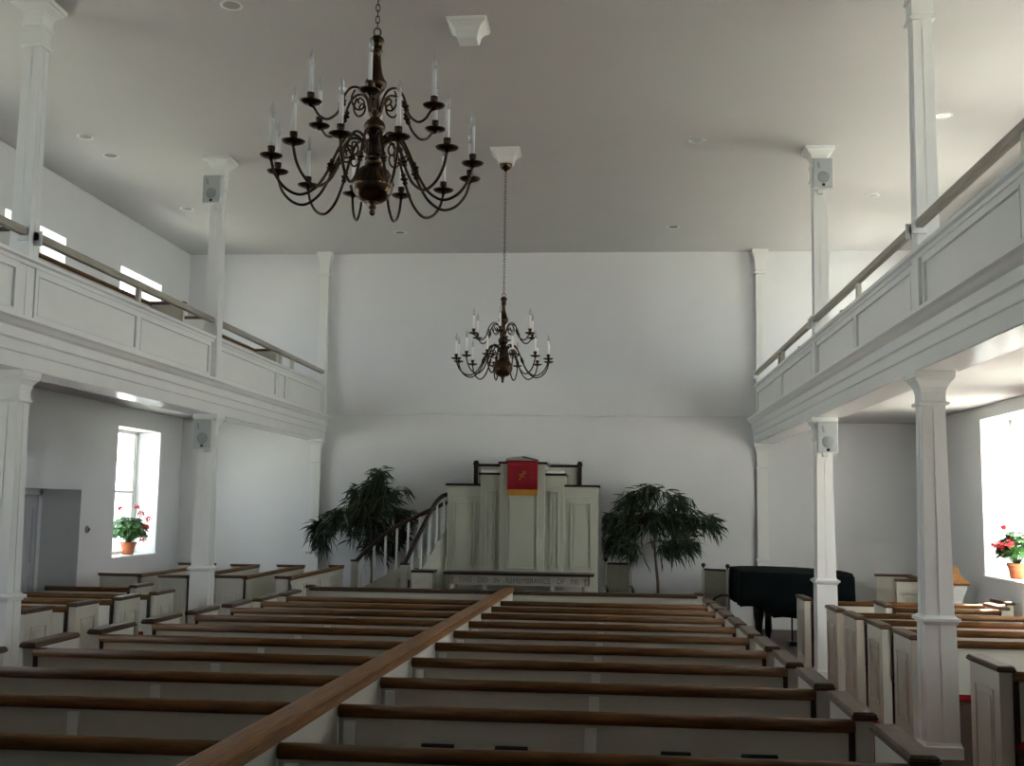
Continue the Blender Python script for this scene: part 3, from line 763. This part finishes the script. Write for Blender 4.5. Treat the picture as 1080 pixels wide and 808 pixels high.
xL, yL = -3.98, 18.42
plant('weeping_fig', 'tall dark-leaved potted fig plant left of the pulpit behind the stairs', xL, yL,
  [(0,0,.33),(.02,.01,.8),(-.02,0,1.3),(.04,0,1.75),(.06,0,2.15)],
  rel(xL, yL, [(-3.80,0,2.28,.16),(-3.86,.1,2.05,.22),(-4.08,.1,1.88,.34),(-3.60,-.05,1.90,.32),(-4.42,0,1.55,.27),(-3.85,-.15,1.50,.40),(-3.42,.1,1.62,.22),(-4.68,0,1.30,.18),(-3.78,.15,1.18,.28),(-4.74,.1,1.45,.13),(-3.45,-.05,1.28,.17),(-3.90,.25,1.72,.35),(-4.20,0,1.58,.25)], 1.03), 3)
xR_, yR_ = .76, 18.15
plant('weeping_fig', 'tall dark-leaved potted fig plant with bare thin trunk right of the pulpit', xR_, yR_,
  [(0,0,.33),(-.01,0,.8),(-.05,0,1.2),(-.07,0,1.6),(-.09,0,2.0)],
  rel(xR_, yR_, [(.60,0,2.10,.20),(.33,.1,1.85,.30),(.98,0,1.88,.32),(.02,0,1.62,.16),(.03,0,1.36,.17),(.26,-.1,1.22,.22),(.66,.1,1.62,.30),(1.24,0,1.62,.28),(1.17,0,1.26,.17),(1.55,0,1.62,.17),(.90,0,1.22,.15),(.28,.1,1.50,.26),(.92,-.15,1.55,.28)]), 11, 100)

# ------------------------------------------------------------------ pulpit chairs
def chair(x, y, rz, label):
    r = thing('high_back_chair', label, 'chair', (x, y, FZ), rz, 'high-backed chairs beside the pulpit')
    for q in (-.2, .2):
        m = MB(); m.box(q-.02,q+.02,-.02,.02,0,1.06); m.build('back_post', M['uphol'] if False else M['board'], r, .003)
        m = MB(); m.lathe(q,0,[(0,1.06),(.012,1.065),(.012,1.08),(.03,1.095),(.034,1.115),(.028,1.135),(0,1.147)],14); m.build('finial', M['dark'], r)
        m = MB(); m.box(q-.02,q+.02,-.48,-.44,0,.62); m.build('front_leg', M['board'], r, .003)
        m = MB(); m.tube([(q,-.02,.68),(q,-.2,.70),(q,-.42,.67),(q,-.5,.62)],.02,8); m.build('armrest', M['dark'], r)
    MB().box(-.18,.18,-.012,.016,.52,1.04).build('backrest', M['uphol'], r, .01)
    m = MB(); m.box(-.18,.18,-.02,.02,1.03,1.065); m.build('crest_rail', M['dark'], r, .004)
    MB().box(-.21,.21,-.47,.0,.36,.42).build('seat_frame', M['board'], r, .004)
    MB().box(-.20,.20,-.46,-.02,.42,.48).build('seat_cushion', M['uphol'], r, .02)
chair(.12, 18.35, R(4), 'high-backed chair with round finials partly behind the right fig plant')
chair(1.56, 17.0, R(-32), 'olive high-backed chair with round dark finials left of the piano')

# ------------------------------------------------------------------ covered grand piano
gp = thing('grand_piano', 'grand piano under a long dark green-black cover in the right front corner', 'piano', (1.84, 16.0, FZ))
def body_outline(g=0):
    pts = [(-g,-.0-g),(1.52+g,-.0-g),(1.54+g,.5),(1.50+g,.85+g),(1.30,1.25+g),(.95,1.62+g),(.5,1.78+g),(.15,1.72+g),(-g,1.5+g)]
    return pts
m = MB(); m.poly_z(body_outline(-.02), .62, .98); m.build('case', M['iron'], gp)
# cover: top + skirt with folds
m = MB(); ol = body_outline(.02); dense = []
for (a, b) in zip(ol, ol[1:]+ol[:1]):
    n = max(2, int(math.hypot(b[0]-a[0], b[1]-a[1])/.03))
    for i in range(n): dense.append((lerp(a[0],b[0],i/n), lerp(a[1],b[1],i/n)))
N = len(dense); cx, cy = .75, .85; vs = []; fs = []
hem = lambda p: (.60 if p[0] < .35 else (.47 if p[0] < 1.45 else .62))
def sm(p):
    x = p[0]
    if x < .3: return .60
    if x < .42: return lerp(.60, .46, (x-.3)/.12)
    if x < 1.42: return .46
    return .60
levels = [(0,.0),(.25,.004),(.6,.012),(1,.02)]
rings = []
for (s_, zt_) in ((.9,1.085),(.985,1.08),(1.0,1.065)):
    rings.append([(cx+(p[0]-cx)*s_, cy+(p[1]-cy)*s_, zt_-.02*(p[0] if p[1] < .1 else 0)) for p in dense])
for l, amp in levels[1:]:
    rings.append([(cx+(p[0]-cx)*(1.0+amp*.6*(1+math.sin(i*.33+math.sin(i*.11)*2))), cy+(p[1]-cy)*(1.0+amp*.6*(1+math.sin(i*.33+math.sin(i*.11)*2))), lerp(1.055, sm(p)+.01*math.sin(i*.4), l)) for i, p in enumerate(dense)])
for rg in rings: vs += rg
for j in range(len(rings)-1):
    for i in range(N): a = j*N+i; b = j*N+(i+1) % N; fs.append((a,b,b+N,a+N))
vs.append((cx,cy,1.09)); c_ = len(vs)-1
for i in range(N): fs.append((i,(i+1) % N,c_))
m.add(vs, fs, True); o = m.build('cover', M['pianocover'], gp); so = o.modifiers.new('s', 'SOLIDIFY'); so.thickness = .006
for (a, b) in ((.25,.22),(1.3,.25),(.55,1.45)):
    m = MB(); m.lathe(a, b, [(0,.04),(.035,.04),(.04,.08),(.055,.12),(.05,.35),(.075,.5),(.08,.62),(0,.62)], 12)
    m.lathe(a, b, [(0,0),(.03,.01),(.03,.05),(0,.05)], 10); m.build('leg', M['iron'], gp)
m = MB(); m.box(.70,.72,.2,.24,.1,.62); m.box(.84,.86,.2,.24,.1,.62); m.box(.66,.90,.12,.28,.06,.12); m.build('pedal_lyre', M['iron'], gp)

# ------------------------------------------------------------------ pedestal with curved wooden lid, black chair at right
r = thing('lidded_font', 'white pedestal with flared curved wooden lid behind the near right column', 'font', (4.70, 16.0, FZ))
m = MB(); m.sqstack(0,0,[(0,.16),(.08,.16),(.1,.12),(.75,.10),(.80,.11),(.86,.13),(.92,.15),(.96,.15)]); m.build('stem', M['white'], r, .003)
m = MB(); m.sqstack(0,0,[(.96,.18),(.985,.185),(1.0,.18),(1.02,.15),(1.06,.11),(1.12,.08),(1.18,.065),(1.22,.04),(1.235,.0)]); m.build('lid', M['railw2'] if 'railw2' in M else M['mid'], r)
r = thing('low_chair', 'black chair back with slanting wooden rail beside the right end wall', 'chair', (4.62, 16.7, FZ))
m = MB(); m.box(-.13,.13,0,.04,.45,.93); m.build('backrest', M['pianocover'], r, .01)
m = MB(); m.tube([(-.16,.0,.95),(.0,-.15,.90),(.16,-.3,.86)],.018,8); m.build('arm_rail', M['dark'], r)
MB().box(-.14,.14,-.34,.0,.40,.45).build('seat', M['pianocover'], r, .01)
for a in (-.12,.12):
    for b in (-.3,-.02): MB().box(a-.015,a+.015,b-.015,b+.015,0,.40).build('leg', M['dark'], r)

# ------------------------------------------------------------------ speakers
def speaker(x, y, z, rz, label, s):
    r = thing('wall_speaker', label, 'loudspeaker', (x, y, z), rz, 'white loudspeakers on the columns')
    MB().hexa([(-.125,-.02,0),(.125,-.02,0),(.085,.17,.03),(-.085,.17,.03),(-.125,-.02,.37),(.125,-.02,.37),(.085,.17,.35),(-.085,.17,.35)]).build('housing', M['spk'], r, .012)
    MB().box(-.113,.113,-.032,-.018,.012,.358).build('grille', M['grille'], r, .005)
    m = MB(); m.lathe(0,0,[(0,.004),(.066,.004),(.07,0),(0,0)],24); o = m.build('woofer', M['grilled'], r); o.rotation_euler = (R(90),0,0); o.location = (.0,-.032,.13)
    MB().hexa([(-.065,-.036,.245),(-.035,-.036,.235),(-.035,-.03,.235),(-.065,-.03,.245),(-.075,-.036,.315),(-.05,-.036,.315),(-.05,-.03,.315),(-.075,-.03,.315)]).build('horn_slot', M['grilled'], r)
    MB().box(-.018,.018,-.037,-.03,.022,.052).build('badge', M['iron'], r)
    m = MB(); m.box(-.02,.02,.14,.27,.02,.05); m.box(-.03,.03,.10,.16,-.035,.03); m.build('bracket', M['spk'], r, .003)
speaker(-5.03, 13.26, 5.59, R(-4), 'white loudspeaker on the upper left column near the ceiling', -1)
speaker(2.505, 13.18, 5.675, R(4), 'white loudspeaker on the upper right column near the ceiling', 1)
speaker(-5.005, 13.26, 2.50, R(-4), 'white loudspeaker on the lower left column under the gallery', -1)
speaker(2.505, 13.18, 2.515, R(4), 'white loudspeaker on the lower right column under the gallery', 1)

# ------------------------------------------------------------------ ceiling roses, downlights
def rose(y, label):
    r = thing('ceiling_box', label, 'ceiling mount', (-1.325, y, ZC), group='white moulded boxes on the ceiling')
    m = MB(); m.sqstack(0,0,[(-.17,.085),(-.155,.095),(-.15,.095),(-.10,.105),(-.06,.13),(-.035,.16),(-.03,.172),(-.012,.172),(-.010,.185),(0,.185)]); m.build('moulding', M['white'], r)
rose(6.07, 'white moulded ceiling box directly above the near chandelier')
rose(9.72, 'white moulded ceiling box with nothing hanging, nearer the camera')
rose(13.4, 'white moulded ceiling box from which the far chandelier hangs')
dl = [(-6.4,12.6,'just right of the near left upper column'),(-6.42,13.33,'just beyond the one beside the near left column'),(-3.39,9.2,'near the top edge of the photo'),(-6.41,15.89,'above the left gallery near the end wall'),(1.01,13.09,'right of the far chandelier'),(3.64,15.57,'above the right gallery near the end wall'),(3.68,12.37,'behind the near right upper column'),(.96,17.23,'close to the end wall at right'),(-3.44,17.45,'close to the end wall at left')]
d0 = None
for x, y, s in dl:
    lab = 'small round recessed downlight in the ceiling, '+s
    if d0 is None:
        d0 = thing('recessed_downlight', lab, 'downlight', (x, y, ZC), group='recessed downlights in the ceiling')
        m = MB(); m.lathe(0,0,[(.075,-.001),(.085,-.006),(.10,-.008),(.105,-.001)],24); m.build('trim_ring', M['white'], d0)
        m = MB(); m.lathe(0,0,[(.0,-.002),(.04,-.002),(.078,-.004)],24); m.build('reflector', M['lens'], d0)
    else: dup(d0, (x, y, ZC), label=lab)

# ------------------------------------------------------------------ chandeliers
def chandelier(loc, label, chain_len, rot):
    r = thing('chandelier', label, 'chandelier', loc, rot, 'brass chandeliers')      # origin: globe centre
    m = MB()
    m.lathe(0,0,[(0,-.185),(.012,-.18),(.02,-.165),(.012,-.15),(.022,-.14),(.022,-.132),(.014,-.125),(.03,-.115),(.03,-.108),(.02,-.1)]+[(.118*math.cos(a),.118*math.sin(a)) for a in [R(x) for x in range(-60,61,8)]]+[(.045,.112),(.045,.135),(.052,.14),(.052,.155),(.03,.165),(.03,.24),(.042,.25),(.042,.262),(.028,.27)],28)
    g = m.build('globe', M['brass'], r)
    MB().lathe(0,0,[(.117,-.008),(.123,-.004),(.123,.004),(.117,.008)],28).build('globe_band', M['brass'], g)
    m = MB()
    m.lathe(0,0,[(.028,.26),(.03,.275)]+[(.062*math.cos(a),.335+.055*math.sin(a)) for a in [R(x) for x in range(-60,61,12)]]+[(.025,.395),(.036,.41),(.036,.44),(.028,.45),(.024,.52),(.03,.535),(.05,.56),(.062,.585),(.062,.605),(.048,.625),(.036,.66),(.028,.71),(.024,.76),(.03,.785),(.036,.79),(.03,.80),(.032,.835),(.042,.845),(.042,.86),(.03,.875),(.012,.885),(0,.888)],24)
    m.build('stem', M['brass'], r)
    # ring + chain
    m = MB(); nl = int(chain_len/.036)
    def link(zc, flat, a=.012, b=.024, rr=.0032):
        pts = []
        for k in range(13):
            t = 2*math.pi*k/12; u = a*math.cos(t); w = b*math.sin(t)
            pts.append((u if flat else 0, 0 if flat else u, zc+w))
        m.tube(pts, rr, 5)
    link(.905, True, .02, .026, .005)
    for k in range(nl): link(.945+k*.036, k % 2 == 1)
    m.build('chain', M['brass'], r)
    zt = .945+nl*.036
    m = MB(); m.lathe(0,0,[(0,zt-.03),(.014,zt-.025),(.02,zt-.01),(.05,zt+.005),(.07,zt+.03),(.078,zt+.06),(.08,zt+.075),(0,zt+.075)],24); m.build('ceiling_canopy', M['brass'], r)
    def make_arm(Rr, zp, low, tier):
        if tier == 0:
            pts = [(.035,.17),(.06,.235),(.105,.275),(.155,.265),(.195,.20),(.235,.11),(.275,.02),(.33,-.06),(.41,-.105),(.49,-.08),(.55,-.01),(Rr,zp-.02)]
            curl = [(.18,.235),(.20,.18),(.175,.14),(.135,.145),(.12,.18),(.14,.21),(.165,.20),(.162,.175)]
            knob = (.245,.088)
        else:
            pts = [(.035,.42),(.055,.50),(.095,.545),(.15,.54),(.19,.49),(.21,.43),(.235,.37),(.29,.325),(.34,.335),(.375,.375),(Rr,zp-.02)]
            curl = [(.13,.53),(.15,.47),(.12,.42),(.08,.43),(.07,.47),(.095,.49),(.11,.47),(.10,.455)]
            knob = (.205,.43)
        m = MB()
        m.tube(bez([(a,0,b) for a, b in pts], 6), .0085 if tier == 0 else .0075, 7)
        m.tube(bez([(a,0,b) for a, b in curl], 5), .006, 6)
        for dz, q in ((-.022,.017),(.0,.024),(.022,.017)):
            c = Vector((knob[0]-dz*.35,0,knob[1]+dz)); vs = []
            m.lathe(c.x,0,[(.007,c.z-.013),(q*.8,c.z-.006),(q,c.z),(q*.8,c.z+.006),(.007,c.z+.013)],10)
        arm = m.build('arm', M['brass'], r)
        s = MB(); s.lathe(Rr,0,[(.0,zp-.025),(.010,zp-.022),(.012,zp-.01),(.03,zp-.012),(.058,zp-.002),(.064,zp+.006),(.058,zp+.004),(.02,zp-.002),(.012,zp+.004),(.012,zp+.02),(.021,zp+.032),(.021,zp+.055),(.0,zp+.055)],18); d = s.build('drip_pan', M['brass'], arm)
        c = MB().lathe(Rr,0,[(0,zp+.05),(.0125,zp+.05),(.0115,zp+.215),(0,zp+.217)],10).build('candle', M['candle'], arm)
        b = MB().lathe(Rr,0,[(.007,zp+.215),(.010,zp+.225),(.017,zp+.245),(.017,zp+.262),(.010,zp+.285),(.0035,zp+.308),(0,zp+.315)],10).build('bulb', M['bulb'], arm)
        MB().tube([(Rr,0,zp+.215),(Rr,0,zp+.24),(Rr+.004,0,zp+.255),(Rr,0,zp+.27)],.0012,4).build('filament_mount', M['steel'], arm)
        return arm
    def spread(arm, n, a0):
        arm.rotation_euler.z = a0
        for k in range(1, n):
            c = arm.copy(); COL.objects.link(c); c.rotation_euler.z = a0+2*math.pi*k/n
            for g_ in kids(arm):
                d = g_.copy(); COL.objects.link(d); d.parent = c
    spread(make_arm(.578, .095, 0, 0), 12, R(15))
    spread(make_arm(.395, .40, 0, 1), 6, R(-92))
    return r
zg1, zg2 = 3.665, 3.53
c1 = chandelier((-1.36, 6.07, zg1), 'large dark brass chandelier nearest the camera, cut by the top edge', ZC-.17-zg1-.945-.06, R(10))
c2 = chandelier((-1.325, 13.4, zg2), 'smaller-looking brass chandelier hanging far away before the end wall', ZC-.17-zg2-.945-.06, R(2))

# ------------------------------------------------------------------ geraniums
def geranium(loc, label, seed, heads, half=.36):
    rnd = random.Random(seed)
    r = thing('potted_geranium', label, 'plant', loc, group='geraniums on the window sills')
    m = MB(); m.lathe(0,0,[(0,0),(.085,0),(.10,.10),(.115,.155),(.125,.155),(.128,.195),(.115,.195),(.11,.17),(0,.165)],24); p = m.build('pot', M['pot'], r)
    MB().lathe(0,0,[(.11,.172),(.05,.178),(0,.18)],16).build('soil', M['soil'], p)
    st = MB(); lf = MB()
    def leaf(c, n, rad):
        n.normalize(); u = n.orthogonal().normalized(); w = n.cross(u); k = 9; vs = [c]
        for i in range(k):
            a = 2*math.pi*i/k+.3; q = rad*(1+.12*math.sin(3*a+c.x*30)); 
            if i == 0: q *= .35
            vs.append(c+(u*math.cos(a)+w*math.sin(a))*q+n*rad*.18)
        lf.add(vs, [(0,i,i % k+1) for i in range(1, k+1)], True)
    for i in range(230):
        a = rnd.uniform(0, 2*math.pi); ph = rnd.uniform(-.35, 1.25); rad = rnd.uniform(.65, 1)
        c = Vector((math.cos(a)*math.cos(ph)*.23*rad, math.sin(a)*math.cos(ph)*half*rad, .36+math.sin(ph)*.25*rad))
        n = Vector((c.x+rnd.gauss(0,.05), c.y+rnd.gauss(0,.05), (c.z-.2)+rnd.uniform(.0,.2)))
        leaf(c, n, rnd.uniform(.04, .062))
        if i % 4 == 0: st.tube([(0,0,.17), (c.x*.4,c.y*.4,.17+(c.z-.17)*.6), tuple(c)], .004, 4)
    for hx, hy, hz, hr in heads: st.tube([(0,0,.2),(hx*.6,hy*.6,hz*.7),(hx,hy,hz)], .003, 4)
    st.build('stems', M['gleaf'], r); lf.build('foliage', M['gleaf'], r, fix=False)
    for hx, hy, hz, hr in heads:
        fl = MB()
        for i in range(34):
            d = Vector((rnd.gauss(0,1), rnd.gauss(0,1), rnd.gauss(0,.75))).normalized(); c = Vector((hx,hy,hz))+d*hr*rnd.uniform(.6,1)
            u = d.orthogonal().normalized(); w = d.cross(u); k = 5; vs = [c]
            for q in range(k): aa = 2*math.pi*q/k; vs.append(c+(u*math.cos(aa)+w*math.sin(aa))*.013+d*.005)
            fl.add(vs, [(0,q,q % k+1) for q in range(1,k+1)], True)
        fl.build('flower_head', M['petal'], r, fix=False)
geranium((-7.74, 17.42, .996), 'geranium in a terracotta pot with red blooms on the left window sill', 5,
   [(.14,.12,.66,.062),(.24,.10,.44,.055),(.10,.04,.76,.045),(.12,.46,.56,.05),(.24,.0,.25,.062),(-.03,-.30,.74,.035)], half=.44)
geranium((5.29, 15.2, 1.006), 'geranium in a terracotta pot with pinkish red blooms on the right window sill', 8,
   [(-.16,.36,.42,.045),(-.14,.30,.33,.035),(-.24,-.1,.42,.065),(-.15,.02,.66,.03),(-.18,-.28,.46,.06)], half=.24)

# wall fitting left
r = thing('wall_thermostat', 'small round grey fitting on the left wall between niche and window', 'thermostat', (XL, 15.55, 1.43))
m = MB(); m.lathe(0,0,[(0,.035),(.035,.033),(.05,.02),(.055,0),(0,0)],20); o = m.build('dial', M['steel'], r); o.rotation_euler = (0, R(90), 0)
m = MB(); m.lathe(0,0,[(0,.012),(.018,.010),(.02,0),(0,0)],16); o = m.build('knob', M['iron'], r); o.rotation_euler = (0, R(90), 0); o.location = (.034, 0, 0)

# ------------------------------------------------------------------ light
w = bpy.data.worlds.new('World'); scene.world = w; w.use_nodes = True
nt = w.node_tree; bg = nt.nodes['Background']; bg.inputs['Color'].default_value = (.83, .92, 1, 1); bg.inputs['Strength'].default_value = 5.0
# pale ground outside
struct(MB().box(-60, 60, -60, 80, -1.2, -1.0).build('ground_outside', mat_plain('pale_ground', (.35, .36, .32), .9, var=.2, scale=.5)))
sun = bpy.data.lights.new('sun', 'SUN'); sun.energy = 60; sun.angle = R(.6); sun.color = (1, .93, .82)
so = bpy.data.objects.new('sun', sun); COL.objects.link(so)
d = Vector((-1.0, -1.25, -1.6)).normalized(); so.rotation_euler = d.to_track_quat('-Z', 'Y').to_euler()

# ------------------------------------------------------------------ camera
f, p, yw, rl_ = 1170.06, .1107, .09, .0141
fw = Vector((-math.sin(yw)*math.cos(p), math.cos(yw)*math.cos(p), math.sin(p)))
rt = Vector((math.cos(yw), math.sin(yw), 0)); up = rt.cross(fw)
rx = rt*math.cos(rl_)+up*math.sin(rl_); ux = -rt*math.sin(rl_)+up*math.cos(rl_)
cd = bpy.data.cameras.new('camera'); cam = bpy.data.objects.new('camera', cd); COL.objects.link(cam)
mt = Matrix((rx, ux, -fw)).transposed().to_4x4(); mt.translation = Vector((0, 0, 1.85)); cam.matrix_world = mt
cd.sensor_width = 36; cd.lens = f/1080*36; cd.clip_start = .05; cd.clip_end = 300
scene.camera = cam
vs = scene.view_settings; vs.view_transform = 'Standard'; vs.look = 'None'; vs.gamma = 1; vs.use_curve_mapping = False; vs.exposure = .66
